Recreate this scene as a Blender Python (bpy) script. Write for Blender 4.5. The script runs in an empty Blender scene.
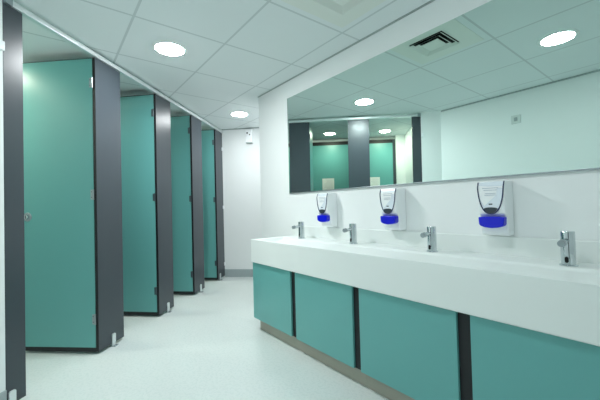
import bpy, bmesh, math, random
from mathutils import Vector, Matrix
random.seed(4)
C = bpy.context.scene.collection
PI = math.pi

# ------------------------------------------------------------------ materials
def lin(c):
    return tuple((v/255/12.92) if v/255 <= .04045 else ((v/255+.055)/1.055)**2.4 for v in c) + (1.0,)

def mat(name, rgb, rough=.5, metal=0., var=.03, scale=6., bump=0., spec=.5, coat=0.):
    m = bpy.data.materials.new(name); m.use_nodes = True
    nt = m.node_tree; b = nt.nodes['Principled BSDF']
    b.inputs['Roughness'].default_value = rough
    b.inputs['Metallic'].default_value = metal
    b.inputs['Specular IOR Level'].default_value = spec
    b.inputs['Coat Weight'].default_value = coat
    tc = nt.nodes.new('ShaderNodeTexCoord')
    n = nt.nodes.new('ShaderNodeTexNoise'); n.inputs['Scale'].default_value = scale; n.inputs['Detail'].default_value = 3
    nt.links.new(tc.outputs['Object'], n.inputs['Vector'])
    mx = nt.nodes.new('ShaderNodeMix'); mx.data_type = 'RGBA'
    c = lin(rgb)
    mx.inputs[6].default_value = tuple(v*(1-var) for v in c[:3])+(1,)
    mx.inputs[7].default_value = tuple(min(1, v*(1+var)) for v in c[:3])+(1,)
    nt.links.new(n.outputs['Fac'], mx.inputs[0])
    nt.links.new(mx.outputs[2], b.inputs['Base Color'])
    if bump:
        bp = nt.nodes.new('ShaderNodeBump'); bp.inputs['Strength'].default_value = bump; bp.inputs['Distance'].default_value = .002
        n2 = nt.nodes.new('ShaderNodeTexNoise'); n2.inputs['Scale'].default_value = 180
        nt.links.new(tc.outputs['Object'], n2.inputs['Vector'])
        nt.links.new(n2.outputs['Fac'], bp.inputs['Height']); nt.links.new(bp.outputs['Normal'], b.inputs['Normal'])
    return m

def emit(name, rgb, s):
    m = bpy.data.materials.new(name); m.use_nodes = True
    b = m.node_tree.nodes['Principled BSDF']
    b.inputs['Base Color'].default_value = (.9, .9, .9, 1)
    b.inputs['Emission Color'].default_value = tuple(rgb)+(1,)
    b.inputs['Emission Strength'].default_value = s
    return m

GX, GY, TILE = .2576, -.1848, .6
def ceiling_mat():
    m = mat('ceiling_tile', (230, 236, 237), .9, var=.015, scale=3., bump=.15)
    nt = m.node_tree; b = nt.nodes['Principled BSDF']
    src = b.inputs['Base Color'].links[0].from_socket
    tc = nt.nodes.new('ShaderNodeTexCoord'); sp = nt.nodes.new('ShaderNodeSeparateXYZ')
    nt.links.new(tc.outputs['Object'], sp.inputs[0])
    def M(op, a, bb=None):
        n = nt.nodes.new('ShaderNodeMath'); n.operation = op
        for i, v in enumerate((a, bb)):
            if v is None: continue
            if isinstance(v, (int, float)): n.inputs[i].default_value = v
            else: nt.links.new(v, n.inputs[i])
        return n.outputs[0]
    def edge(sock, off):
        f = M('FRACT', M('ADD', M('DIVIDE', M('SUBTRACT', sock, off), TILE), 50.))
        return M('MINIMUM', f, M('SUBTRACT', 1., f))
    e = M('MULTIPLY', M('MINIMUM', edge(sp.outputs[0], GX), edge(sp.outputs[1], GY)), TILE)
    core = M('LESS_THAN', e, .0075)
    mx = nt.nodes.new('ShaderNodeMix'); mx.data_type = 'RGBA'
    nt.links.new(core, mx.inputs[0]); nt.links.new(src, mx.inputs[6]); mx.inputs[7].default_value = lin((203, 211, 212))
    nt.links.new(mx.outputs[2], b.inputs['Base Color'])
    return m

def floor_mat():
    m = mat('speckled_vinyl', (218, 225, 223), .38, var=.04, scale=2.5, spec=.45)
    nt = m.node_tree; b = nt.nodes['Principled BSDF']
    src = b.inputs['Base Color'].links[0].from_socket
    tc = nt.nodes.new('ShaderNodeTexCoord')
    for sc, thr, col, amt in ((230., .68, (185, 198, 197), .4), (140., .69, (232, 238, 237), .5), (60., .55, (206, 216, 214), .5)):
        n = nt.nodes.new('ShaderNodeTexNoise'); n.inputs['Scale'].default_value = sc; n.inputs['Detail'].default_value = 1
        nt.links.new(tc.outputs['Object'], n.inputs['Vector'])
        r = nt.nodes.new('ShaderNodeMapRange'); r.inputs[1].default_value = thr-.04; r.inputs[2].default_value = thr+.04; r.inputs[4].default_value = amt
        nt.links.new(n.outputs['Fac'], r.inputs[0])
        mx = nt.nodes.new('ShaderNodeMix'); mx.data_type = 'RGBA'
        nt.links.new(r.outputs[0], mx.inputs[0]); nt.links.new(src, mx.inputs[6]); mx.inputs[7].default_value = lin(col)
        src = mx.outputs[2]
    nt.links.new(src, b.inputs['Base Color'])
    return m

def mirror_mat():
    m = mat('silvered_glass', (218, 236, 230), .0, 1., var=0.)
    return m

M = dict(
    wall=mat('white_wall_paint', (240, 243, 243), .55, var=.01, bump=.08, spec=.35),
    ceil=ceiling_mat(), floor=floor_mat(),
    skirt=mat('grey_cove_skirting', (165, 176, 178), .5),
    trim=mat('ceiling_angle', (165, 176, 175), .5),
    teal=mat('teal_laminate', (104, 172, 169), .33, var=.02, scale=3., spec=.5),
    dark=mat('charcoal_laminate', (61, 69, 76), .34, var=.04, scale=8., spec=.5),
    black=mat('black_edge', (18, 22, 26), .5),
    alu=mat('brushed_aluminium', (226, 231, 232), .32, .55, var=.05, scale=30.),
    chrome=mat('chrome', (205, 212, 215), .12, 1., var=.02),
    steel=mat('satin_steel', (165, 174, 178), .35, .9, var=.04, scale=20.),
    darksteel=mat('dull_hinge_steel', (95, 108, 114), .4, .8, var=.04, scale=20.),
    solid=mat('white_solid_surface', (236, 241, 239), .32, var=.01, scale=4., spec=.45),
    plinth=mat('taupe_plinth', (168, 166, 154), .5, var=.05, scale=12.),
    mirror=mirror_mat(),
    plastic=mat('white_plastic', (246, 248, 250), .3, var=.01),
    lens=mat('pale_front_plastic', (228, 235, 244), .25, var=.02),
    navy=mat("navy_outline", (16, 30, 80), .35),
    blue=mat('cobalt_blue_plastic', (0, 12, 205), .30, var=.05, scale=40.),
    grey=mat('dark_grey_plastic', (52, 60, 68), .3),
    print=mat('faint_grey_print', (180, 190, 202), .5),
    sensor=mat('black_sensor', (8, 9, 11), .1),
    cream=mat('cream_vent_metal', (228, 233, 227), .5, var=.02),
    slot=mat('black_vent_slot', (14, 17, 17), .8),
    switch=mat('grey_switch_plastic', (215, 222, 220), .4, var=.01),
    paper=mat('notice_paper', (244, 245, 243), .7, var=.02, scale=20.),
    ink=mat('grey_ink', (215, 217, 216), .7),
    lamp=emit('lamp_diffuser', (.94, .985, 1.), 212.),
    lampstall=emit('lamp_diffuser_cubicle', (1., .99, .80), 115.),
    lampfar=emit('lamp_diffuser_far', (.95, .99, 1.), 95.),
    lampdim=emit('lamp_diffuser_weak', (.94, .985, 1.), 55.),
    ring=mat('white_lamp_ring', (236, 240, 238), .35),
)

# ------------------------------------------------------------------ helpers
def put(name, bm, m, parent=None, bev=0., seg=2, smooth=False):
    bmesh.ops.recalc_face_normals(bm, faces=bm.faces)
    me = bpy.data.meshes.new(name); bm.to_mesh(me); bm.free()
    me.materials.append(m)
    o = bpy.data.objects.new(name, me); C.objects.link(o)
    if parent is not None: o.parent = parent
    if smooth:
        for p in me.polygons: p.use_smooth = True
        me.set_sharp_from_angle(angle=math.radians(38))
    if bev:
        md = o.modifiers.new('bevel', 'BEVEL'); md.width = bev; md.segments = seg; md.limit_method = 'ANGLE'; md.angle_limit = math.radians(35)
    return o

def B(): return bmesh.new()
def box(bm, x0, x1, y0, y1, z0, z1):
    v = [bm.verts.new(p) for p in ((x0,y0,z0),(x1,y0,z0),(x1,y1,z0),(x0,y1,z0),(x0,y0,z1),(x1,y0,z1),(x1,y1,z1),(x0,y1,z1))]
    for f in ((0,3,2,1),(4,5,6,7),(0,1,5,4),(1,2,6,5),(2,3,7,6),(3,0,4,7)): bm.faces.new([v[i] for i in f])
    return bm
def bbox(*a): return box(B(), *a)
def cyl(bm, p0, p1, r0, r1=None, n=24):
    r1 = r0 if r1 is None else r1
    p0, p1 = Vector(p0), Vector(p1); d = (p1-p0).normalized()
    a = d.orthogonal().normalized(); b = d.cross(a)
    L = [[bm.verts.new(p+a*math.cos(2*PI*i/n)*r+b*math.sin(2*PI*i/n)*r) for i in range(n)] for p, r in ((p0, r0), (p1, r1))]
    for i in range(n): bm.faces.new((L[0][i], L[0][(i+1)%n], L[1][(i+1)%n], L[1][i]))
    bm.faces.new(L[0][::-1]); bm.faces.new(L[1])
    return bm
def lathe(bm, prof, c=(0,0,0), n=32):                 # prof: (r, z) list, open, about z
    rings = []
    for r, z in prof:
        rings.append([bm.verts.new((c[0]+r*math.cos(2*PI*i/n), c[1]+r*math.sin(2*PI*i/n), c[2]+z)) for i in range(n)] if r > 0 else [bm.verts.new((c[0], c[1], c[2]+z))])
    for A, D in zip(rings, rings[1:]):
        for i in range(n):
            j = (i+1) % n
            if len(A) == 1: bm.faces.new((A[0], D[i], D[j]))
            elif len(D) == 1: bm.faces.new((A[i], A[j], D[0]))
            else: bm.faces.new((A[i], A[j], D[j], D[i]))
    return bm
def prism(bm, pts, axis, a0, a1):                     # polygon pts (u,v) extruded along axis
    def P(u, v, a): return {'x': (a, u, v), 'y': (u, a, v), 'z': (u, v, a)}[axis]
    lo = [bm.verts.new(P(u, v, a0)) for u, v in pts]; hi = [bm.verts.new(P(u, v, a1)) for u, v in pts]
    n = len(pts)
    for i in range(n): bm.faces.new((lo[i], lo[(i+1)%n], hi[(i+1)%n], hi[i]))
    bm.faces.new(lo[::-1]); bm.faces.new(hi)
    return bm
def tube(bm, pts, r, n=8):
    rings = []
    pts = [Vector(p) for p in pts]
    for i, p in enumerate(pts):
        d = (pts[min(i+1, len(pts)-1)]-pts[max(i-1, 0)]).normalized()
        a = Vector((0, 1, 0)); a = (a-d*a.dot(d)).normalized(); b = d.cross(a)
        rings.append([bm.verts.new(p+a*r*math.cos(2*PI*k/n)+b*r*math.sin(2*PI*k/n)) for k in range(n)])
    for A, D in zip(rings, rings[1:]):
        for k in range(n): bm.faces.new((A[k], A[(k+1)%n], D[(k+1)%n], D[k]))
    bm.faces.new(rings[0][::-1]); bm.faces.new(rings[-1])
    return bm
def tag(o, label, cat, group=None):
    o['label'] = label; o['category'] = cat
    if group: o['group'] = group
    return o
def thing(name, label, cat, loc=(0,0,0), rz=0., group=None):
    o = bpy.data.objects.new(name, None); C.objects.link(o)
    o.location = loc; o.rotation_euler = (0, 0, rz); o.empty_display_size = .1
    return tag(o, label, cat, group)
def struct(o):
    o['kind'] = 'structure'; return o
def dup(root, loc, rz=None, label=None):
    r = root.copy(); C.objects.link(r); r.location = loc
    if rz is not None: r.rotation_euler = (0, 0, rz)
    if label: r['label'] = label
    for ch in list(root.children):
        c = ch.copy(); C.objects.link(c); c.parent = r
        for g in list(ch.children):
            d = g.copy(); C.objects.link(d); d.parent = c
    return r

# ------------------------------------------------------------------ frames
H = 2.2313
SX, SY, RZ = -.1497, -1.1395, math.radians(135)       # cubicle row: local x runs down the row, local y goes into the cubicles
Q = math.sqrt(.5)
def row(s, w, z=0.): return Vector((SX-Q*s-Q*w, SY+Q*s-Q*w, z))
def rowbm(bm):
    bm.transform(Matrix.Translation((SX, SY, 0)) @ Matrix.Rotation(RZ, 4, 'Z')); return bm
WB = 1.46                                              # depth of cubicle back wall
SE = 2.005                                             # far wall along the row

# ------------------------------------------------------------------ room shell
A0 = row(-1.26, WB); A1 = row(SE, WB); A2 = row(SE, -.912); A3 = row(-1.26, .1); A4 = row(-1.455, 0)
XR = 3.75; YB = A4.y                                # opposite wall
outline = [(0, 0), (XR, 0), (XR, YB), (A4.x, YB), tuple(A3.xy), tuple(A0.xy), tuple(A1.xy), tuple(A2.xy)]
def grow(pts, d):
    out = []
    n = len(pts)
    for i in range(n):
        p0, p1, p2 = Vector(pts[i-1]), Vector(pts[i]), Vector(pts[(i+1) % n])
        a = (p1-p0).normalized(); b = (p2-p1).normalized()
        na = Vector((-a.y, a.x)); nb = Vector((-b.y, b.x))
        k = (na+nb); k = k/max(.3, k.dot(na))
        out.append(p1+k*d)
    return out
big = grow(outline, .06)
struct(put('floor', prism(B(), [tuple(p) for p in big], 'z', -.06, 0.), M['floor']))
struct(put('ceiling', prism(B(), [tuple(p) for p in big], 'z', H, H+.05), M['ceil']))
struct(put('wall_right', bbox(.0, XR+.1, 0, .1, 0, H), M['wall']))                       # the wall with the mirror
struct(put('wall_near', bbox(XR, XR+.1, YB-.1, 0, 0, H), M['wall']))
struct(put('wall_back', bbox(A4.x-.02, XR, YB-.1, YB, 0, H), M['wall']))
struct(put('wall_left', rowbm(bbox(-1.455, -1.21, 0, .1, 0, H)), M['wall']))
struct(put('wall_cubicle_side', rowbm(bbox(-1.36, -1.26, .1, WB+.1, 0, H)), M['wall']))
struct(put('wall_cubicle_boxing', rowbm(bbox(-1.26, -1.115, 1.33, WB, 0, H)), M['wall']))
struct(put('wall_cubicle_back', rowbm(bbox(-1.26, SE+.1, WB, WB+.1, 0, H)), M['wall']))
struct(put('wall_far', rowbm(bbox(SE, SE+.1, -1.0, WB, 0, H)), M['wall']))
s0 = .704
struct(put('wall_corridor', rowbm(prism(B(), [(s0, -.912), (SE, -.912), (SE, -1.012), (s0+.1, -1.012)], 'z', 0, H)), M['wall']))
# coved skirting
def skirt(name, x0, x1, y0, y1, r=False):
    bm = bbox(x0, x1, y0, y1, 0, .115)
    struct(put(name, rowbm(bm) if r else bm, M['skirt'], bev=.004))
skirt('baseboard_far', SE-.008, SE, -.904, 0., True)
skirt('baseboard_corridor', s0+.01, SE-.008, -.912, -.904, True)
skirt('baseboard_left', -1.445, -1.21, -.008, 0, True)
skirt('baseboard_back', A4.x+.02, XR-.01, YB, YB+.008)
skirt('baseboard_near', XR-.008, XR, YB+.01, -.01)
# ceiling edge angles
struct(put('trim_1', bbox(0.0, XR-.015, -.012, 0, H-.007, H), M['trim']))
struct(put('trim_2', bbox(A4.x+.015, XR-.015, YB, YB+.012, H-.016, H), M['trim']))
struct(put('trim_3', rowbm(bbox(SE-.012, SE, -.9, 0., H-.012, H)), M['trim']))

# ------------------------------------------------------------------ cubicle row
ZT = 2.172
pil = [(-1.21, -1.100), (-.555, -.28), (.23, .505), (.99, 1.275), (1.735, 2.004)]
pil_lab = [
    'narrow charcoal cubicle upright at the left edge, joined to the white wall',
    'broad charcoal cubicle upright between the nearest and second teal doors',
    'charcoal cubicle upright between the second and third teal doors',
    'charcoal cubicle upright between the third and fourth teal doors',
    'charcoal end upright against the far wall, beyond the fourth teal door']
for i, (a, b) in enumerate(pil):
    c = (a+b)/2
    t = thing('cubicle_pilaster', pil_lab[i], 'partition post', row(c, 0), RZ, 'charcoal uprights along the cubicle fronts')
    hw = (b-a)/2
    put('board', bbox(-hw+.001, hw, 0, .02, .02, ZT), M['dark'], t, bev=.0012, seg=1)
    put('edge_strip', bbox(-hw-.0006, -hw+.0009, -.0003, .0203, .02, ZT), M['black'], t)
    fx = {0: -.026, 1: .012, 2: .02, 3: .02, 4: -.06}[i]
    f = put('foot', prism(B(), [(fx-.019, 0), (fx+.019, 0), (fx+.019, .088), (fx+.012, .095), (fx-.012, .095), (fx-.019, .088)], 'y', -.010, 0.0), M['alu'], t, bev=.002)
    put('foot_base', bbox(fx-.019, fx+.019, -.03, .02, 0, .006), M['steel'], t)
    if i in (0, 4):
        for z in ((1.93,) if i == 0 else (.2, 1.05, 1.93)):
            x = -hw if i == 0 else hw
            x0, x1 = (x-.03, x-.001) if i == 0 else (x-.03, x-.001)
            put('wall_bracket', bbox(x0, x1, -.016, 0, z-.025, z+.025), M['plastic'], t, bev=.003)

# head rail above the row
t = thing('head_rail', 'long bright aluminium rail along the top of the cubicle fronts', 'rail', row(0, 0), RZ)
put('rail_bar', prism(B(), [(-.016, 2.177), (-.012, 2.173), (.022, 2.173), (.022, 2.208), (-.008, 2.208), (-.016, 2.200)], 'x', -1.206, SE-.002), M['alu'], t, bev=.002)
put('wall_cap', bbox(-1.209, -1.17, -.02, .024, 2.17, 2.211), M['steel'], t, bev=.002)

# doors
DW = .56
def make_door(label, pivot, ang, hm, dw=DW):
    t = thing('cubicle_door', label, 'door', pivot, RZ+math.radians(180-ang), 'teal cubicle doors standing open')
    put('door_leaf', bbox(.0, dw, -.018, 0, .048, 2.168), M['teal'], t, bev=.001, seg=1)
    put('bottom_seal', bbox(.0, dw, -.016, -.003, .016, .049), M['black'], t)
    put('top_edge', bbox(.0, dw, -.0185, .0004, 2.164, 2.171), M['dark'], t)
    for z in (.253, 1.16, 1.985):
        bm = bbox(-.004, .022, 0.0, .003, z-.036, z+.036)
        cyl(bm, (-.002, .005, z-.038), (-.002, .005, z+.038), .006, n=12)
        h = put('hinge', bm, hm, t, smooth=True)
        sm = B()
        for dz in (-.02, .02): cyl(sm, (.014, .003, z+dz), (.014, .0045, z+dz), .0035, n=10)
        put('screws', sm, M['darksteel'], h)
    kz, kx = 1.008, dw-.056
    bm = B()
    cyl(bm, (kx, 0, kz), (kx, .006, kz), .034, .031, 28)
    k = put('lock_rose', bm, M['steel'], t, smooth=True)
    bm = B(); cyl(bm, (kx, .006, kz), (kx, .016, kz), .019, .017, 24)
    put('lock_knob', bm, M['chrome'], k, smooth=True)
    put('coin_slot', bbox(kx-.0025, kx+.0025, .0155, .0168, kz-.012, kz+.012), M['grey'], k)
    return t
door_pos = [(-.555, 88, 'steel'), (.23, 91, 'darksteel'), (.99, 90, 'darksteel'), (1.735, 90, 'darksteel')]
door_lab = ['nearest teal cubicle door, ajar, showing its round chrome lock and three pale hinges',
            'second teal cubicle door from the front, ajar, beside the broad charcoal upright',
            'third teal cubicle door from the front, ajar and partly hidden by charcoal uprights',
            'farthest and narrowest-looking teal cubicle door, ajar beside the far white wall']
for (s, ang, hm), lab in zip(door_pos, door_lab):
    make_door(lab, row(s, .024, 0), ang, M[hm], .585 if s < 0 else .555)

# partitions between cubicles, back duct panels and notices
part_s = [-.405, .38, 1.15]
for s, lab in zip(part_s, ['grey partition dividing the nearest two cubicles', 'grey partition dividing the second and third cubicles', 'grey partition dividing the two farthest cubicles']):
    t = thing('cubicle_divider', lab, 'partition', row(s, .03), RZ, 'dividers between cubicles')
    put('board', bbox(-.01, .01, 0, 1.365, .12, 2.15), M['dark'], t)
    for y in (.35, 1.1):
        fb = bbox(-.02, .02, y-.02, y+.02, 0, .008); box(fb, -.012, .012, y-.012, y+.012, .008, .125)
        put('foot', fb, M['steel'], t)
cells = [(-1.113, -.417, -.735, 'pale teal back panel of the nearest cubicle, seen in the mirror'),
         (-.393, .368, .05, 'teal back panel of the second cubicle, seen in the mirror beside its dark upright'),
         (.392, 1.138, .765, 'teal back panel of the third cubicle'),
         (1.162, SE-.002, 1.6, 'teal back panel of the farthest cubicle')]
for i, (a, b, n, lab) in enumerate(cells):
    t = thing('duct_panel', lab, 'panel', row((a+b)/2, 1.40), RZ, 'teal panels at the back of the cubicles')
    h = (b-a)/2
    off = .045 if i == 0 else 0
    put('panel_board', bbox(-h+off, h, 0, .055, .0, 2.12), M['teal'], t)
    put('top_strip', bbox(-h+off, h, -.004, .056, 2.12, 2.182), M['black'], t)
    if i == 0: put('side_strip', bbox(-h, -h+off, -.004, .056, 0, 2.182), M['dark'], t)
for s, lab in ((-.74, 'white paper notice on the pale back panel of the nearest cubicle, reflected in the mirror'),
               (.045, 'white paper notice on the second cubicle back panel, reflected above the leftmost dispenser')):
    t = thing('paper_notice', lab, 'notice', row(s, 1.40, 1.24), RZ, 'notices inside the cubicles')
    put('sheet', bbox(-.103, .103, -.0015, 0, 0, .295), M['paper'], t)
    bm = B(); z = .262
    while z > .03:
        w = random.uniform(.05, .08); box(bm, -.08, -.08+2*w, -.0019, -.0014, z, z+.007); z -= .021
    put('printed_lines', bm, M['ink'], t)

# ------------------------------------------------------------------ mirror
MX0, MX1, MZ0, MZ1 = .5417, 2.752, 1.157, 2.062
t = thing('wall_mirror', 'long frameless mirror across the white wall above the dispensers', 'mirror', (MX0, 0, MZ0))
W, HT = MX1-MX0, MZ1-MZ0
TILT = .006                                            # the glass leans back a hair at the top
put('glass', prism(B(), [(-.001, .006), (-.006-TILT*HT, .006), (-.006, HT), (-.001, HT)], 'x', .002, W-.002), M['mirror'], t)
put('bottom_channel', bbox(0, W, -.014, 0, -.001, .006), M['steel'], t, bev=.001)
put('left_edge', bbox(0, .002, -.011, 0, .006, HT), M['trim'], t)
put('right_edge', bbox(W-.002, W+.002, -.011, 0, .006, HT), M['trim'], t)

# ------------------------------------------------------------------ vanity
VX0, VX1 = .570, 2.985
ZTOP, ZAP, ZPB, YF = .764, .5716, .0998, -.4515
t = thing('vanity_worktop', 'long white moulded washbasin counter with deep front apron under the mirror', 'counter', (VX0, 0, 0))
def worktop():
    bm = B(); L = VX1-VX0
    o = [(0, YF), (L, YF), (L, -.001), (0, -.001)]
    i = [(.06, YF+.028), (L-.06, YF+.028), (L-.06, -.158), (.06, -.158)]
    ot = [bm.verts.new((x, y, ZTOP)) for x, y in o]; ob = [bm.verts.new((x, y, ZAP)) for x, y in o]
    it = [bm.verts.new((x, y, ZTOP)) for x, y in i]
    dz = [-.055, -.055, -.014, -.014]
    ins = [(.03, .012), (-.03, .012), (-.03, -.012), (.03, -.012)]
    jb = [bm.verts.new((x+a, y+b, ZTOP+d)) for (x, y), (a, b), d in zip(i, ins, dz)]
    for k in range(4):
        n = (k+1) % 4
        bm.faces.new((ob[k], ob[n], ot[n], ot[k])); bm.faces.new((ot[k], ot[n], it[n], it[k])); bm.faces.new((it[k], it[n], jb[n], jb[k]))
    bm.faces.new(jb); bm.faces.new(ob[::-1])
    return bm
put('basin_top', worktop(), M['solid'], t, bev=.006, seg=3, smooth=True)
put('upstand', bbox(0, VX1-VX0, -.013, -.001, ZTOP-.002, .858), M['solid'], t, bev=.004)
# cabinet units under the counter, each a teal front on a dark carcass with its length of plinth
gaps = [(1.112, 1.168), (1.715, 1.768), (2.320, 2.378)]
edges = [VX0-.002, gaps[0][0], gaps[0][1], gaps[1][0], gaps[1][1], gaps[2][0], gaps[2][1], VX1]
labs = ['teal fronted cabinet under the left end of the white counter', 'second teal fronted cabinet from the left end of the white counter',
        'third teal fronted cabinet from the left end of the white counter', 'teal fronted cabinet under the right end of the counter, cut off by the photo edge']
for k in range(4):
    a, b = edges[2*k], edges[2*k+1]
    e = edges[2*k+2] if k < 3 else b                     # the unit runs on to its neighbour
    t = thing('vanity_cabinet', labs[k], 'cabinet', (a, YF+.016, 0), 0, 'teal fronted cabinets under the counter')
    put('front_panel', bbox(0, b-a, 0, .018, ZPB, ZAP-.004), M['teal'], t, bev=.0015)
    put('carcass', bbox(0.002, b-a-.001, .0185, .40, ZPB, ZAP-.002), M['teal'] if k == 0 else M['black'], t)
    if k < 3: put('filler_strip', bbox(b-a, e-a-.001, .0145, .40, ZPB, ZAP-.002), M['black'], t)
    put('plinth', bbox(.03 if k == 0 else 0, e-a-.0005, .044, .40, 0, ZPB-.0005), M['plinth'], t)

# ------------------------------------------------------------------ taps
tap_lab = ['leftmost chrome sensor tap, near the counter end', 'second chrome sensor tap, between the first two blue-tipped dispensers',
           'third chrome sensor tap, between the middle and right dispensers', 'rightmost chrome sensor tap, standing alone to the right of the dispensers']
def make_tap(loc, lab):
    t = thing('sensor_tap', lab, 'tap', loc, 0, 'sensor taps along the counter')
    put('base_flange', lathe(B(), [(0, 0), (.031, 0), (.031, .004), (.027, .006), (0, .006)]), M['chrome'], t, smooth=True)
    put('body', lathe(B(), [(0, .005), (.0245, .005), (.0245, .10), (.0242, .137), (.0225, .140), (0, .140)]), M['chrome'], t, smooth=True)
    bm = B(); cyl(bm, (0, -.018, .103), (0, -.074, .098), .0105, .011)
    sp = put('spout', bm, M['chrome'], t, smooth=True)
    bm = B(); cyl(bm, (0, -.070, .0985), (0, -.090, .0965), .0145, .0135)
    put('aerator', bm, M['steel'], sp, smooth=True)
    bm = B(); n = 20
    pts = [(.0065*math.cos(2*PI*i/n), .026+(.006 if math.sin(2*PI*i/n) > 0 else -.006)+.0065*math.sin(2*PI*i/n)) for i in range(n)]
    prism(bm, pts, 'y', -.0257, -.020)
    put('sensor_window', bm, M['sensor'], t)
    put('painted_reflection', bbox(.0075, .0092, -.0252, -.020, .03, .137), M['grey'], t)  # dark reflection on the chrome body, put in as a grey strip
    return t
tap_x = [.855, 1.445, 2.037, 2.637]
tp = make_tap((tap_x[0], -.122, ZTOP), tap_lab[0])
for x, l in zip(tap_x[1:], tap_lab[1:]): dup(tp, (x, -.122, ZTOP), None, l)

# ------------------------------------------------------------------ soap dispensers
dis_lab = ['leftmost white soap dispenser with blue push bar, below the mirror', 'middle white soap dispenser with blue push bar, below the mirror',
           'rightmost and largest-looking white soap dispenser with blue push bar, below the mirror']
def make_dispenser(loc, lab):
    t = thing('soap_dispenser', lab, 'soap dispenser', loc, 0, 'soap dispensers under the mirror')
    hw = .0625
    # body: side profile (y, z) extruded across
    prof = [(0, 0), (-.060, 0), (-.068, .008), (-.076, .045), (-.080, .095), (-.100, .108), (-.106, .14), (-.106, .235), (-.098, .258), (-.080, .268), (0, .268)]
    put('body', prism(B(), prof, 'x', -hw, hw), M['plastic'], t, bev=.009, seg=4, smooth=True)
    # pale front shield inside a navy U outline
    def U(k):                                      # k in [-1,1] -> (x, z)
        a = abs(k); s = 1 if k >= 0 else -1
        z = .108+.156*a**1.7
        x = s*(.0585*(math.sin(min(1, a*1.0)*PI/2))**.72)
        return x, z
    ks = [-1+2*i/40 for i in range(41)]
    def yf(z): return -.1062 if z < .235 else -.1062+.0085*min(1.3, (z-.235)/.023)
    put_pts = [U(k) for k in ks]
    bm = B()
    fr = [bm.verts.new((x, yf(z)-.0012, z)) for x, z in put_pts]; bk = [bm.verts.new((x, yf(z)+.004, z)) for x, z in put_pts]
    n = len(fr); bm.faces.new(fr); bm.faces.new(bk[::-1])
    for i in range(n): bm.faces.new((fr[i], fr[(i+1)%n], bk[(i+1)%n], bk[i]))
    sh = put('front_shield', bm, M['lens'], t)
    put('shield_outline', tube(B(), [(x, yf(z)-.0012, z) for x, z in put_pts], .003), M['navy'], t, smooth=True)
    wp = [U(k) for k in [-.33+.66*i/16 for i in range(17)]]
    wp = [(x*.9, z+.002) for x, z in wp]
    ztop = wp[0][1]
    top = [(x*.9, ztop+.006*math.cos(x/.045*PI/2)) for x in [wp[-1][0]*(1-2*i/10) for i in range(1, 10)]]
    put('level_window', prism(B(), wp+top, 'y', -.1092, -.104), M['grey'], sh)
    put('small_mark', bbox(-.008, .008, -.1082, -.105, .152, .158), M['grey'], sh)
    bm = B()
    for z, w in ((.232, .036), (.222, .030), (.206, .024), (.198, .026)): box(bm, -w, w, -.1078, -.105, z, z+.0025)
    put('printed_lines', bm, M['print'], sh)
    # push bar: curved blue paddle
    bp = [(-.058, .092), (-.056, .058), (-.050, .049), (-.030, .042), (0, .039), (.030, .042), (.050, .049), (.056, .058), (.058, .092), (.03, .095), (-.03, .095)]
    put('push_bar', prism(B(), bp, 'y', -.112, -.066), M['blue'], t, bev=.004, seg=3, smooth=True)
    return t
dis_x = [1.108, 1.735, 2.342]
dp = make_dispenser((dis_x[0], 0, .866), dis_lab[0])
for x, l in zip(dis_x[1:], dis_lab[1:]): dup(dp, (x, 0, .866), None, l)

# ------------------------------------------------------------------ ceiling fittings
def make_light(name, loc, lab, m, r=.112, group='round downlights in the corridor ceiling'):
    t = thing(name, lab, 'ceiling light', loc, 0, group)
    put('trim_ring', lathe(B(), [(r-.012, .0), (r-.012, -.005), (r-.004, -.006), (r+.008, -.004), (r+.012, 0)], n=48), M['ring'], t, smooth=True)
    put('diffuser', lathe(B(), [(0, -.013), (r*.5, -.012), (r-.03, -.009), (r-.012, -.0045), (r-.012, -.001), (0, -.001)], n=48), m, t, smooth=True)
    return t
make_light('ceiling_downlight', (.5576, -1.085, H), 'bright round downlight in the ceiling nearest the first cubicle doors', M['lamp'])
make_light('ceiling_downlight', (-.69, .125, H), 'round downlight in the ceiling close to the far wall', M['lampfar'])
make_light('ceiling_downlight', (2.335, -1.165, H), 'round downlight seen only in the mirror, toward its right end', M['lampdim'])
for s, lab in ((-.89, 'round downlight over the nearest cubicle, reflected in the mirror'), (-.01, 'round downlight over the second cubicle, reflected in the mirror'),
               (.77, 'round downlight over the third cubicle'), (1.6, 'round downlight over the farthest cubicle')):
    make_light('cubicle_downlight', tuple(row(s, .98, H)), lab, M['lampstall'], .095, 'downlights over the cubicles')

# four-way air vent
t = thing('ceiling_vent', 'square cream air vent with black slots in the ceiling above the mirror', 'vent', (1.7576, -.4848, H))
bm = B(); o, i_ = .25, .13
for a in range(4):
    c, s = math.cos(a*PI/2), math.sin(a*PI/2)
    R_ = lambda x, y, z: bm.verts.new((c*x-s*y, s*x+c*y, z))
    bm.faces.new([R_(-o, -o, -.003), R_(o, -o, -.003), R_(i_, -i_, -.006), R_(-i_, -i_, -.006)])
    bm.faces.new([R_(-o, -o, 0), R_(o, -o, 0), R_(o, -o, -.003), R_(-o, -o, -.003)])
put('frame', bm, M['cream'], t)
put('dark_throat', bbox(-.13, .13, -.13, .13, -.002, -.0005), M['slot'], t)
def ring_plate(r0, r1, z0, z1):
    bm = B()
    for a in range(4):
        c, s = math.cos(a*PI/2), math.sin(a*PI/2)
        R_ = lambda x, y, z: bm.verts.new((c*x-s*y, s*x+c*y, z))
        bm.faces.new([R_(-r1, -r1, z1), R_(r1, -r1, z1), R_(r0, -r0, z0), R_(-r0, -r0, z0)])
    return bm
for r0, r1 in ((.108, .129), (.077, .097)):
    put('louvre', ring_plate(r0, r1, -.002, -.016), M['cream'], t)
put('centre_plate', bbox(-.066, .066, -.066, .066, -.016, -.012), M['cream'], t, bev=.001)

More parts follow.
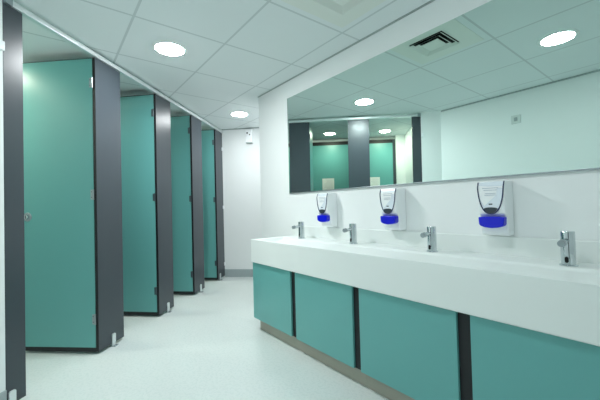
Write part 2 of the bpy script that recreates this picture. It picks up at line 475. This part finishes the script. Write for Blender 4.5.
# ------------------------------------------------------------------ small wall things
t = thing('air_freshener', 'small white wall box with dark slots high on the far wall', 'air freshener', row(SE, -.432, 2.0), RZ)
put('case', bbox(-.045, 0, -.05, .05, 0, .205), M['plastic'], t, bev=.008, seg=3)
put('base_lip', bbox(-.047, -.001, -.046, .046, -.004, .008), M['trim'], t)
put('slot', bbox(-.047, -.044, .012, .035, .135, .158), M['grey'], t)
put('nozzle', bbox(-.047, -.044, -.022, -.004, .112, .13), M['grey'], t)
t = thing('isolator_switch', 'small square grey switch on the opposite white wall, seen in the mirror', 'switch', (1.72, YB, 1.885))
put('plate', bbox(-.045, .045, 0, .010, 0, .09), M['switch'], t, bev=.003)
put('rocker', bbox(-.016, .016, .010, .015, .025, .065), M['trim'], t, bev=.002)

# ------------------------------------------------------------------ world, camera
w = bpy.data.worlds.new('World'); bpy.context.scene.world = w; w.use_nodes = True
w.node_tree.nodes['Background'].inputs[0].default_value = (.8, 1., .96, 1); w.node_tree.nodes['Background'].inputs[1].default_value = .3

cam = bpy.data.cameras.new('camera'); co = bpy.data.objects.new('camera', cam); C.objects.link(co)
yaw, pitch, roll, f = .9124098, .0190955, -.0261017, 323.9745
F = Vector((-math.sin(yaw)*math.cos(pitch), math.cos(yaw)*math.cos(pitch), math.sin(pitch)))
R = Vector((math.cos(yaw), math.sin(yaw), 0)); U = R.cross(F)
R2 = R*math.cos(roll)+U*math.sin(roll); U2 = -R*math.sin(roll)+U*math.cos(roll)
m = Matrix.Identity(4)
for k, v in enumerate((R2, U2, -F)):
    for j in range(3): m[j][k] = v[j]
m.translation = Vector((3.02278, -1.8051, 1.03551))
co.matrix_world = m
cam.sensor_width = 36; cam.sensor_fit = 'HORIZONTAL'; cam.lens = f/600*36; cam.clip_start = .02
sc = bpy.context.scene
sc.camera = co
sc.view_settings.view_transform = 'Standard'
sc.view_settings.exposure = .16
sc.cycles.max_bounces = 14; sc.cycles.diffuse_bounces = 8; sc.cycles.glossy_bounces = 8
